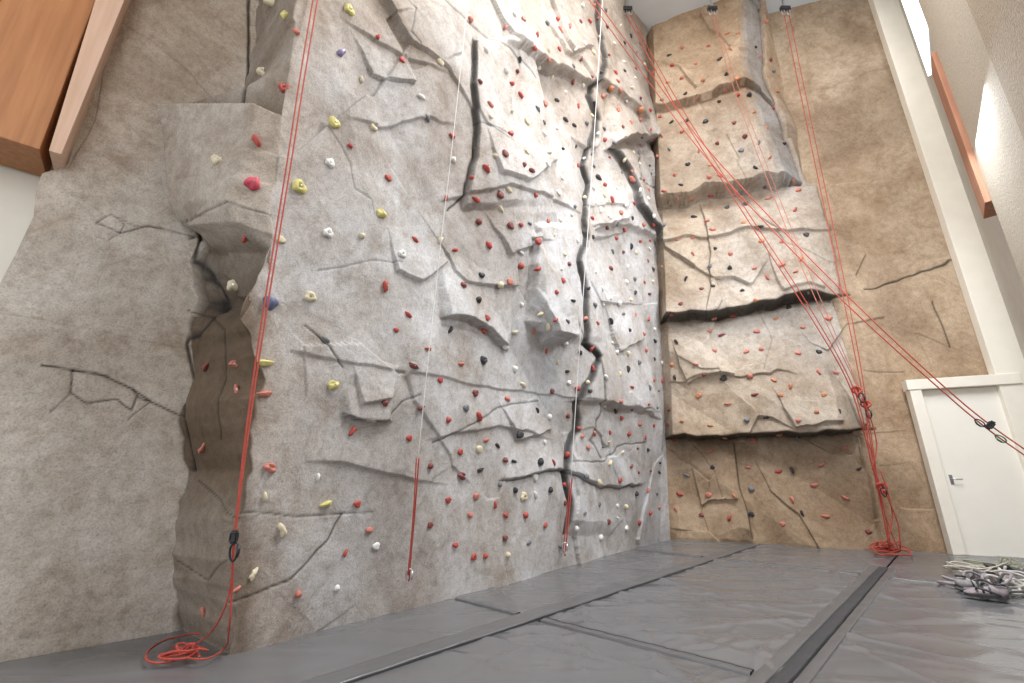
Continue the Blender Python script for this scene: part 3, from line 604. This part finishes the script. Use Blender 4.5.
tube("rope_tail",catmull([floorpt(x,y)+[0,0,.004] for x,y in[(224,641),(200,634),(168,640),(150,650),(146,660),(158,664),(175,661)]],8),.0058,RED,8,label="red rope end curling over the mat",cat="rope")
rope([(469,-10),(455,120),(440,250),(427,370),(418,458)],7,4,.0040,WRO,"thin pale rope hanging down the main wall",.12)
rope([(419,458),(415,510),(411,555),(409,582)],4,3.95,.0062,RED,"short red doubled rope clipped low on the wall",.12)
rope([(416.5,458),(413,520),(408,575)],4,3.95,.0055,RED,"short red doubled rope clipped low on the wall",.14)
rope([(603,-10),(597,90),(590,200),(580,340),(571,478)],8,5.6,.0052,WRO,"thin pale rope hanging beside the vertical crack",.14)
rope([(572,478),(568.5,520),(565,556)],5.6,5.5,.0075,RED,"short red doubled rope hanging beside the vertical crack",.12)
rope([(570,482),(566.5,520),(563,552)],5.6,5.5,.0065,RED,"short red doubled rope hanging beside the vertical crack",.14)
lr="long red rope stretched across the room to the side wall"
rope([(582,-10),(640,70),(700,150),(780,238),(860,317),(940,389),(985,427),(1030,459),(1108,512)],7,4.75,.0075,RED,lr,.12); LONG=LAST
rope([(588,-10),(645,66),(705,146),(786,234),(864,312),(940,383),(985,421),(1030,453),(1108,506)],7,4.75,.0075,RED,lr,.14); LONG2=LAST
rt="red top rope running from a ceiling anchor to the floor"
rope([(626,14),(675,105),(740,208),(800,300),(846,378),(866,440),(880,500),(889,546)],6.8,6.4,.008,RED,rt,.12)
rope([(630,14),(680,105),(745,208),(805,300),(850,380),(868,440),(882,500),(891,547)],6.8,6.4,.007,RED,rt,.14)
rope([(712,14),(735,92),(772,192),(818,305),(860,394),(872,450),(885,505),(895,548)],6.3,6.35,.006,ORG,rt,.12)
rope([(715,14),(740,92),(777,192),(823,305),(862,394)],6.3,6.35,.005,ORG,"faded thin rope hanging from a ceiling anchor",.14)
rope([(784,14),(808,130),(831,240),(854,350),(867,420),(878,490),(890,546)],6.1,6.3,.0065,RED,rt,.12)
rope([(789,14),(813,130),(836,240),(857,345),(869,420),(881,500),(898,549)],6.1,6.3,.006,RED,rt,.14)
c=floorpt(888,552); coil("rope_coil",(c[0],c[1],0),.15,.13,9,.009,RED,"tangled red rope heap at the foot of the wall",5,lift=.045,mess=.45)
tube("rope_tail",catmull([floorpt(x,y)+[0,0,.01+.03*(i%2)] for i,(x,y) in enumerate([(888,549),(874,551),(882,556),(903,553),(912,556),(900,558),(878,555)])],8),.009,RED,8,label="red rope end trailing from the heap",cat="rope")
for sx,sy,ex,ey,bow,lb in((862,398,872,470,8,"slack red rope loop hanging from the knot"),(868,410,884,492,-7,"slack red rope loop hanging from the knot"),(880,470,888,540,7,"slack red rope loop near the floor"),(884,490,900,546,4,"slack red rope loop near the floor")):
    rope([(sx,sy),((sx*2+ex)/3+bow*.8,(sy*2+ey)/3),((sx+2*ex)/3+bow,(sy+2*ey)/3),(ex,ey)],6.15,6.25,.0075,RED,lb,.16)
# carabiners, knots
def ring_pts(c,ax,bx,ra,rb,n=20): return [np.array(c)+np.array(ax)*ra*math.cos(2*math.pi*i/n)+np.array(bx)*rb*math.sin(2*math.pi*i/n) for i in range(n)]
def carabiner(c,ax,bx,s_,m,lab,name="carabiner"):
    ax=nrm(ax); bx=nrm(bx); n=24; pts=[]
    for i in range(n):
        a=2*math.pi*i/n; w=.42+.10*math.sin(a); pts.append(np.array(c)+bx*math.sin(a)*s_*.5+ax*math.cos(a)*s_*w*.6)
    V,Fc=tube_geo(pts,s_*.065,8,closed=True); root=mesh_obj(name,V,Fc,m,True,label=lab,cat="carabiner")
    V,Fc=tube_geo([pts[22],pts[0],pts[3]],s_*.095,8); mesh_obj("gate_sleeve",V,Fc,m,True,parent=root); return root
cp=atY(234,552,YR-.01); carabiner(cp,(1,0,0),(0,0,1),.09,BLACK,"black locking carabiner on the red rope")
def device(c,s_,m,lab):
    bm=bmesh.new(); bmesh.ops.create_cube(bm,size=1); bmesh.ops.bevel(bm,geom=bm.edges[:],offset=.18,segments=3,affect='EDGES')
    top=[f for f in bm.faces if abs(f.normal.y)>.95]; bmesh.ops.inset_region(bm,faces=top,thickness=.12,depth=-.1)
    me=bpy.data.meshes.new("belay_device"); bm.to_mesh(me); bm.free(); me.materials.append(m); o=bpy.data.objects.new("belay_device",me); o.location=c; o.scale=(s_*.6,s_*.45,s_); return link(o,label=lab,cat="belay device")
device(atY(234,537,YR-.01),.065,BLACK,"small black belay device on the red rope")
for (x,y,Yv,s_) in((409,576,3.85,.10),(565,548,5.3,.11)):
    y_=min(Yv,wallY(x,y)-.12); carabiner(atY(x,y,y_),(1,.2,0),(0,0,1),s_,STEEL,"steel carabiner clipped to the red ropes")
for (x,y,Yv,s_) in((862,398,6.1,.13),(869,414,6.1,.12),(884,492,6.1,.12)):
    y_=min(Yv,wallY(x,y)-.18); carabiner(atY(x,y,y_),(1,-.3,0),(0,0,1),s_,BLACK,"black carabiner clipped to the red ropes")
def onrope(L,x): 
    i=min(range(1,len(L)-1),key=lambda k:abs(L[k][0]-x)); return L[i][2],nrm(L[i+1][2]-L[i-1][2])
GRNM=mat("green_anodised",(.08,.15,.07),.35,.7,var=.1)
for x,s_,m_,lb in((978,.10,BLACK,"black carabiner on the stretched red rope"),(1000,.10,GRNM,"dark green carabiner on the stretched red rope")):
    p,t=onrope(LONG,x); v=nrm(p-np.array([0,0,CH])); b_=nrm(np.cross(v,t)); carabiner(p-v*.02,b_,t,s_,m_,lb)
p,t=onrope(LONG2,990); v=nrm(p-np.array([0,0,CH])); 
dv=device(p-v*.03,.10,BLACK,"black belay device on the stretched red rope"); dv.rotation_euler=(0,.7,-.6)
def knot(c,s_,m,lab):
    P=[]
    for i in range(60):
        t=2*math.pi*i/60; P.append(np.array(c)+s_*np.array([(math.sin(t)+2*math.sin(2*t))*.3,-math.sin(3*t)*.3,(math.cos(t)-2*math.cos(2*t))*.42]))
    V,Fc=tube_geo(P,s_*.2,8,closed=True); return mesh_obj("rope_knot",V,Fc,m,True,label=lab,cat="knot")
for (x,y) in((857,391),(866,405),(882,488)): knot(atY(x,y,min(6.2,wallY(x,y)-.15)),.07,RED,"red rope knot where the top ropes gather")
def unit_anchor(x,y,Yv):
    Yv=min(Yv,wallY(x,y)-.15); c=atY(x,y,Yv); root=box("ceiling_anchor",(c[0]-.09,c[1]-.03,0),(1,0,0),(0,1,0),.18,.06,c[2]+.05,c[2]+.13,BLACK,.006,label="dark steel rope anchor hung from the ceiling",cat="anchor")
    box("bracket",(c[0]-.02,c[1]-.02,0),(1,0,0),(0,1,0),.04,.04,c[2]+.13,CEIL,STEEL,.004,parent=root)
    for d in(-.05,.05):
        V,Fc=tube_geo(ring_pts(c+np.array([d,0,0]),(1,0,0),(0,0,1),.03,.07),.009,8,closed=True); mesh_obj("ring",V,Fc,STEEL,True,parent=root)
for a in((628,12,6.8),(713,12,6.3),(786,12,6.1)): unit_anchor(*a)
e1=atY(1108,509,4.75)
k=np.dot((e1-RW0),A_); wp=RW0+A_*k
pl=box("wall_anchor",wp-A_*.06+NRW*.0,A_,NRW,.12,.03,e1[2]-.08,e1[2]+.08,STEEL,.006,label="steel anchor plate on the side wall",cat="anchor")
# ---------------------------------------------------------------- gear heap
def shoe(px,py,ang,col,sole,lab,sc_=1.05,zo=.004,tilt=0):
    c=floorpt(px,py); prof=[(0,.028,.02,.075),(.03,.038,.0,.10),(.07,.036,.0,.095),(.11,.036,.0,.075),(.15,.043,.0,.062),(.20,.046,.0,.05),(.235,.036,.0,.038),(.262,.014,.004,.022)]
    V=[];Fc=[];ns=14
    for x,w,zb,zt in prof:
        for k in range(ns):
            a=2*math.pi*k/ns; zz_=(zb+zt)/2+math.sin(a)*(zt-zb)/2; V.append((x,math.cos(a)*w*(1 if math.sin(a)<.2 else .8),zz_))
    for i in range(len(prof)-1):
        for k in range(ns): k2=(k+1)%ns; Fc.append((i*ns+k,i*ns+k2,(i+1)*ns+k2,(i+1)*ns+k))
    Fc.append(tuple(range(ns))[::-1]); Fc.append(tuple(range((len(prof)-1)*ns,len(prof)*ns)))
    o=mesh_obj("climbing_shoe",V,Fc,col,True,label=lab,cat="shoe"); o.location=(c[0],c[1],zo); o.rotation_euler=(tilt,0,ang); o.scale=(sc_,)*3
    V=[];Fc=[]
    for i,(x,w,zb,zt) in enumerate(prof):
        for s1_,z1_ in((-1.05,zb-.008),(1.05,zb-.008),(1.08,zb+.014),(-1.08,zb+.014)): V.append((x,w*s1_,z1_))
    for i in range(len(prof)-1):
        for k in range(4): k2=(k+1)%4; Fc.append((i*4+k,i*4+k2,(i+1)*4+k2,(i+1)*4+k))
    Fc+= [(0,1,2,3),(28,29,30,31)]
    mesh_obj("sole",V,Fc,sole,False,parent=o)
    for x in(.10,.14):
        V,Fc=tube_geo([(x,.04*math.cos(a),.03+.042*math.sin(a)) for a in np.linspace(0,math.pi,10)],.007,6); mesh_obj("strap",V,Fc,BLACK,True,parent=o)
    V,Fc=tube_geo([(.04+.034*math.cos(a),.026*math.sin(a),.10) for a in np.linspace(0,2*math.pi,16,endpoint=False)],.006,6,closed=True); mesh_obj("ankle_cuff",V,Fc,BLACK,True,parent=o)
SG=mat("shoe_grey",(.40,.38,.38),.7,var=.2); SP=mat("shoe_mauve",(.34,.29,.31),.7,var=.2); SB=mat("rubber",(.06,.06,.06),.6)
shoe(958,589,-.3,SG,SB,"grey climbing shoe lying on the mat"); shoe(1010,600,2.4,SP,SB,"mauve climbing shoe beside the gear heap"); shoe(996,590,.9,SP,SB,"mauve climbing shoe half buried in slings",zo=.03)
GRN=rope_mat("olive_sling",(.26,.27,.18),(.40,.40,.28)); LGR=rope_mat("beige_rope",(.42,.38,.31),(.60,.56,.47)); PST=rope_mat("pale_strap",(.46,.44,.41),(.66,.63,.59)); MVS=rope_mat("dull_mauve_strap",(.24,.21,.225),(.38,.335,.36)); DST=rope_mat("dark_strap",(.05,.05,.055),(.10,.10,.10))
def sling(px,py,rx,ry,lp,r,m,lab,sd,lift,mess,nm="sling"):
    c=floorpt(px,py); coil(nm,(c[0],c[1],-.01),rx,ry,lp,r,m,lab,sd,lift=lift,mess=mess,cat="rope" if nm=="rope_coil" else "sling")
sling(974,571,.22,.12,8,.009,LGR,"beige rope heap beside the shoes",8,.03,.6,"rope_coil")
sling(1002,567,.18,.11,4,.008,GRN,"dull olive sling lying over the beige rope",9,.035,.6)
sling(1004,583,.18,.11,8,.011,PST,"pale webbing sling tangled over the gear",12,.05,.9)
sling(982,588,.17,.11,7,.012,MVS,"mauve webbing sling tangled with the harness",15,.045,.9)
sling(994,595,.16,.10,5,.010,DST,"black webbing strap tangled in the gear heap",18,.045,.9)
sling(1016,592,.15,.10,6,.011,PST,"pale webbing sling beside the shoes",21,.045,.9)
hb=mat("harness_grey",(.25,.24,.25),.7,var=.2); rw_=mat("red_webbing",(.5,.06,.05),.7)
def harness(px,py,sc_,rot,lab,mm_):
    hc=floorpt(px,py); hroot=bpy.data.objects.new("climbing_harness",None); hroot.location=(hc[0],hc[1],-.01); hroot.rotation_euler=(0,0,rot); hroot.scale=(sc_,)*3; link(hroot,label=lab,cat="harness")
    def belt(c,rx,ry,w,m,nm,tilt):
        V=[];Fc=[];n=40
        for i in range(n):
            a=2*math.pi*i/n; rr_=1+.2*math.sin(3*a+rx*40)+.1*math.sin(5*a); x=c[0]+rx*rr_*math.cos(a);y=c[1]+ry*rr_*math.sin(a); z=.012+tilt*(1+math.sin(a))+.015*math.sin(4*a+1)
            for s_,h_ in((1,0),(1+.15*math.sin(2*a),w),(.94,w),(.94,0)): V.append((c[0]+(x-c[0])*s_,c[1]+(y-c[1])*s_,z+h_))
        for i in range(n):
            j=(i+1)%n
            for k in range(4): k2=(k+1)%4; Fc.append((i*4+k,j*4+k,j*4+k2,i*4+k2))
        mesh_obj(nm,V,Fc,m,True,parent=hroot)
    belt((0,0),.17,.10,.05,mm_,"waist_belt",.02); belt((-.13,-.10),.09,.06,.035,SG,"leg_loop",.02); belt((.09,-.11),.09,.06,.035,SG,"leg_loop",.02); belt((-.03,-.08),.03,.04,.015,rw_,"belay_loop",.02)
harness(990,582,1.0,.3,"grey climbing harness heaped on the mat",hb); harness(1012,574,.9,1.9,"dark climbing harness crumpled among the slings",DST)
# ---------------------------------------------------------------- lights
w=bpy.data.worlds.new("w"); sc.world=w; w.use_nodes=True; w.node_tree.nodes["Background"].inputs[0].default_value=(.94,.97,1,1); w.node_tree.nodes["Background"].inputs[1].default_value=1.45
def area(loc,tgt,sx,sy,e,col):
    l=bpy.data.lights.new("added_light",'AREA'); l.shape='RECTANGLE'; l.size=sx; l.size_y=sy; l.energy=e; l.color=col  # every lamp here is unseen and added to light the walls
    o=bpy.data.objects.new("added_light",l); o.location=loc; o.rotation_euler=(Vector(tgt)-Vector(loc)).to_track_quat('-Z','Y').to_euler(); link(o)
area((2.3,2.6,10.1),(1.4,3.4,0),2.8,2.2,500,(1,.99,.97))  # added lamp under the ceiling for light from above
area((3.5,2.2,7.0),(-.8,4.4,.6),1.4,1.4,520,(.97,.985,1))  # added key lamp in mid-room, lighting from the window side
area((-.3,-2.5,4.2),(-.6,6,2.2),4,3,130,(1,.99,.97))  # added fill lamp behind the camera
area((4.6,3.7,4.6),(2.0,7,.4),1.3,1.3,170,(.86,.93,1))  # added cool lamp brightening the foot of the wall corner
